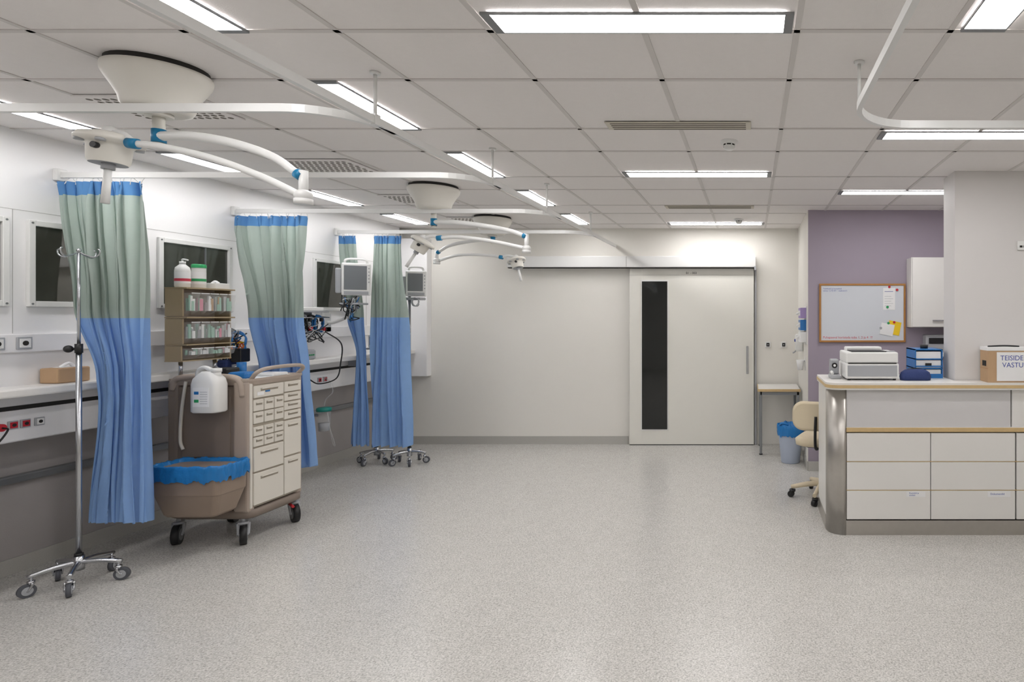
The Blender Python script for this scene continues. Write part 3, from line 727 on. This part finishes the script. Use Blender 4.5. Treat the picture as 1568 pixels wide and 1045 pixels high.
for (x,z,c) in ((1.45,1.93,'red'),(1.43,1.72,'green'),(1.44,1.55,'green'),(1.53,1.9,'red'),(1.50,1.56,'red'),(1.36,1.5,'greyplastic')): b.cyl((x,Yw-.024,z),(x,Yw-.015,z),.013,c,seg=14)
b.done()
b=B('wall_cabinet')
b.box(1.635,2.75,6.0,YL-.001,1.51,2.225,'counter',bev=.003)
for i in range(2):
    a=1.645+.55*i; b.box(a,a+.54,5.982,6.0,1.515,2.22,'counter',bev=.003); b.box(a+.2,a+.34,5.965,5.975,1.575,1.585,'chrome'); 
    for q in(.21,.33): b.cyl((a+q,5.97,1.58),(a+q,5.983,1.58),.004,'chrome',seg=8)
b.done()
b=B('paper_towel_dispenser'); b.box(1.80,2.05,6.05,YL-.001,1.20,1.43,'greyplastic',bev=.015); b.box(1.83,2.02,6.044,6.052,1.34,1.40,'black',bev=.004); b.box(1.86,1.98,6.046,6.06,1.21,1.25,'paper'); b.done()
b=B('desk'); b.box(1.0,3.2,5.6,6.14,.72,.75,'counter',bev=.003); 
for x in (1.02,3.15): b.box(x,x+.03,5.62,6.12,0,.72,'greymetal')
b.box(1.1,1.5,5.65,6.1,.05,.7,'counter',bev=.004)
for k in range(3): b.box(1.11,1.49,5.635,5.65,.07+.21*k,.27+.21*k,'counter',bev=.004); b.box(1.25,1.35,5.625,5.635,.2+.21*k,.21+.21*k,'chrome')
b.box(1.12,1.48,5.67,6.08,0,.05,'gap_and_shadow')
b.done()

# ------------------------------------------------------------------ reception counter
b=B('reception_counter')
CX0,CX1,CY=.57,2.75,4.35
R=.135
def quarter(z0,z1,r,mt,off=0):
    n=12; vs=[];fs=[]
    cx_,cy_=CX0+R,CY+R
    for z in (z0,z1):
        for i in range(n+1):
            a=pi+pi/2*i/n; vs.append((cx_+r*math.cos(a),cy_+r*math.sin(a),z))
        vs.append((cx_,cy_,z))
    k=n+2
    for i in range(n): fs.append((i,i+1,k+i+1,k+i))
    sm=[True]*n
    fs.append(tuple(range(k))[::-1]); fs.append(tuple(range(k,2*k))); sm+=[False,False]
    fs.append((n,n+1,k+n+1,k+n)); fs.append((n+1,0,k,k+n+1)); sm+=[False,False]
    b.add(vs,fs,mt,sm)
quarter(0,1.08,R,'steel')
b.box(CX0,CX0+.02,CY+R,4.95,0.0,1.08,'counter')
b.box(CX0-.003,CX0,CY+R,4.95,0,.11,'steel')
b.box(CX0+R,1.55,CY+.03,4.90,.11,1.08,'gap_and_shadow'); b.box(1.55,CX1,CY+.03,4.505,.11,1.08,'gap_and_shadow')
b.box(CX0+R,1.55,4.90,4.93,.0,1.08,'counter')
b.box(CX0+R,CX1,CY+.004,CY+.03,0,.108,'steel')
for a,c in ((CX0+R+.003,1.925),(1.935,CX1)): b.box(a,c,CY+.008,CY+.03,.80,1.08,'counter2' if a<1 else 'counter',bev=.002)
b.box(CX0+R,CX1,CY-.006,CY+.03,.765,.798,'wood',bev=.003); b.box(CX0+R,CX1,CY-.003,CY+.028,.789,.80,'counter')
rows=((.548,.757),(.336,.541),(.118,.329))
cols_=((CX0+R+.004,1.327),(1.333,1.955),(1.967,2.58),(2.586,CX1))
for z0,z1 in rows:
    for a,c in cols_: b.box(a,c,CY,CY+.025,z0,z1,'counter',bev=.002)
for a,c in ((CX0+R,CX1),):
    for z in (.5425,.3305): b.box(a,c,CY+.003,CY+.027,z-.0,z+.005,'wood')
for (a,c) in ((1.15,1.29),(1.75,1.92)):
    b.box(a,c,CY-.002,CY,.285,.325,'paper')
b.text('Kanüülid ja\nsüstlad',.016,face_cam(1.17,CY-.0022,.308),'blueink'); b.text('Dokumendid',.02,face_cam(1.77,CY-.0022,.30),'blueink')
def slab(z0,z1,mt,e=0):
    n=8; P=[]
    xa,ya,yb=CX0-.012-e,CY-.03-e,4.97+e; r=.10
    P+= [(CX1,ya)]
    P+= [(CX1,4.51),(1.555,4.51),(1.555,yb),(xa,yb)]
    for i in range(n+1):
        a=pi+pi/2*i/n; P.append((xa+r+r*math.cos(a),ya+r+r*math.sin(a)))
    k=len(P); vs=[(x,y,z0) for x,y in P]+[(x,y,z1) for x,y in P]
    fs=[(i,(i+1)%k,k+(i+1)%k,k+i) for i in range(k)]+[tuple(range(k))[::-1],tuple(range(k,2*k))]
    b.add(vs,fs,mt)
slab(1.08,1.092,'counter'); slab(1.092,1.115,'wood',e=.003); slab(1.115,1.13,'counter')
b.done()
TOP=1.1305
b=B('printer')
x0,x1,y0,y1=.725,1.135,4.50,4.86
b.box(x0,x1,y0,y1,TOP+.012,TOP+.13,'white',bev=.012); b.box(x0+.005,x1-.005,y0+.006,y1-.01,TOP+.13,TOP+.215,'white',bev=.012,seg=3)
b.box(x0+.015,x1-.015,y0-.004,y0+.01,TOP+.03,TOP+.115,'greyplastic',bev=.004)
b.box(x0+.02,x1-.02,y0+.0,y0+.01,TOP+.128,TOP+.134,'gap_and_shadow')
b.box(x0+.05,x1-.09,y0+.03,y1-.10,TOP+.214,TOP+.222,'black',bev=.002)
b.box(x0+.04,x1-.08,y1-.12,y1-.02,TOP+.21,TOP+.245,'white',bev=.01)
b.box(x1-.08,x1-.02,y0+.04,y0+.1,TOP+.214,TOP+.222,'greyplastic')
for x in (x0+.03,x1-.03):
    for y in(y0+.03,y1-.03): b.cyl((x,y,TOP),(x,y,TOP+.013),.012,'black')
b.done()
b=B('desk_telephone')
b.box(.625,.705,4.60,4.76,TOP,TOP+.03,'greyplastic',bev=.008); b.box(.63,.70,4.68,4.75,TOP+.03,TOP+.15,'greyplastic',bev=.012); b.cyl((.665,4.679,TOP+.10),(.665,4.675,TOP+.10),.022,'black'); b.cyl((.665,4.676,TOP+.10),(.665,4.671,TOP+.10),.010,'white')
b.tube([(.64,4.62,TOP+.04),(.64,4.66,TOP+.05),(.64,4.72,TOP+.04)],.012,'white'); b.done()
b=B('paper_tray_organizer')
ox0,ox1,oy0,oy1=1.30,1.52,4.66,4.92
b.box(ox0,ox0+.008,oy0,oy1,TOP,TOP+.23,'trayblue'); b.box(ox1-.008,ox1,oy0,oy1,TOP,TOP+.23,'trayblue'); b.box(ox0,ox1,oy1-.006,oy1,TOP,TOP+.23,'trayblue')
for k in range(4):
    z=TOP+.074*k; b.box(ox0,ox1,oy0,oy1,z,z+.008,'trayblue')
    if k<3: b.box(ox0+.012,ox1-.012,oy0+.01,oy1-.02,z+.008,z+.008+[.06,.06,.055][k],'paper')
b.box(ox0,ox1,oy0-.004,oy0,TOP,TOP+.035,'trayblue'); b.box(ox0,ox1,oy0-.004,oy0,TOP+.09,TOP+.10,'trayblue')
b.box(ox0+.08,ox1-.09,oy0-.006,oy0-.003,TOP+.1,TOP+.12,'black')
b.lathe([(.001,0),(.03,0),(.033,.03),(.001,.03)],((ox0+ox1)/2,(oy0+oy1)/2,TOP+.23),'black',seg=20)
b.done()
b=B('fabric_pouch')
b.loft([(1.265,4.53,TOP,.115,.05,.045),(1.265,4.53,TOP+.03,.12,.055,.05),(1.265,4.53,TOP+.06,.11,.045,.045),(1.265,4.53,TOP+.08,.08,.03,.03),(1.265,4.53,TOP+.085,.05,.02,.02)],'navy')
b.tube([(1.17,4.53,TOP+.065),(1.22,4.53,TOP+.086),(1.31,4.53,TOP+.086),(1.36,4.53,TOP+.065)],.004,'black')
b.done()
b=B('cardboard_box')
bx0,bx1,by0,by1=1.755,2.16,4.355,4.50
b.box(bx0,bx1,by0,by1,TOP,TOP+.25,'card')
b.box(bx0-.003,bx1+.003,by0-.003,by1+.003,TOP+.235,TOP+.262,'paper',bev=.003)
b.box(bx0+.065,bx1-.01,by0-.004,by0-.001,TOP+.012,TOP+.225,'paper')
b.text('TEISIDE\n VASTUSED',.052,face_cam(bx0+.09,by0-.0042,TOP+.165),'blueink')
b.box(bx0-.002,bx0+.001,by0+.03,by0+.10,TOP+.12,TOP+.16,'gap_and_shadow'); b.box(bx0-.001,bx0,by0,by1,TOP+.1,TOP+.104,'woodframe')
b.tube([(bx0+.02,by0+.05,TOP+.266),(bx0+.15,by0+.06,TOP+.27),(bx0+.25,by0+.04,TOP+.266)],.006,'black')
b.done()

def chair(x,y,rot,mt,seatz,backz,bh,bw=.4):
    b=B('office_chair'); b.M=Matrix.Translation((x,y,0))@Matrix.Rotation(rot,4,'Z')
    for i in range(5):
        a=i*2*pi/5+.3; ex,ey=.28*math.cos(a),.28*math.sin(a)
        b.tube([(0,0,.13),(ex*.5,ey*.5,.115),(ex,ey,.09)],[.028,.018],'beige' if mt=='beige' else 'black',seg=10,n=4)
        caster(b,ex,ey,.028,a+1.2,fork='black',rub='black',hub='black',top=.085,w=.035)
    b.cyl((0,0,.09),(0,0,.2),.03,'black'); b.cyl((0,0,.18),(0,0,seatz-.05),.018,'chrome')
    b.box(-.12,.12,-.12,.12,seatz-.06,seatz-.035,'black',bev=.01)
    b.loft([(0,0,seatz-.04,.19,.18,.1),(0,0,seatz-.03,.215,.205,.11),(0,0,seatz+.02,.22,.21,.11),(0,0,seatz+.04,.19,.18,.1)],mt)
    old=b.M
    b.tube([(0,.1,seatz-.05),(0,.25,seatz-.03),(0,.27,seatz+.1),(0,.25,backz)],.013,'black',seg=10)
    b.M=old@Matrix.Translation((0,.23,backz))@Matrix.Rotation(pi/2,4,'X')
    b.loft([(0,0,-.022,bw/2-.02,bh/2-.02,.08),(0,0,-.012,bw/2,bh/2,.09),(0,0,.018,bw/2,bh/2,.09),(0,0,.03,bw/2-.03,bh/2-.03,.08)],mt)
    b.M=old; b.done()
chair(.64,5.27,pi-.35,'beige',.52,.76,.25,.42)

b=B('thermostat'); b.box(2.045,2.12,4.506,4.519,2.13,2.20,'white',bev=.004)
b.box(2.06,2.08,4.503,4.507,2.15,2.165,'gap_and_shadow'); b.box(2.09,2.10,4.503,4.507,2.15,2.165,'gap_and_shadow'); b.done()

# ------------------------------------------------------------------ world, camera
w=bpy.data.worlds.new('World'); bpy.context.scene.world=w; w.use_nodes=True
w.node_tree.nodes['Background'].inputs[0].default_value=(.9,.95,1,1); w.node_tree.nodes['Background'].inputs[1].default_value=.1
cam=bpy.data.cameras.new('camera'); co=bpy.data.objects.new('camera',cam); bpy.context.collection.objects.link(co)
co.location=(0,0,CAMH); co.rotation_euler=(pi/2,0,0)
cam.sensor_width=36; cam.lens=900/1568*36; cam.shift_x=-366/1568; cam.shift_y=-37.5/1568; cam.clip_start=.05
bpy.context.scene.camera=co
bpy.context.scene.view_settings.view_transform='Standard'
bpy.context.scene.view_settings.look='None'
bpy.context.scene.view_settings.exposure=0
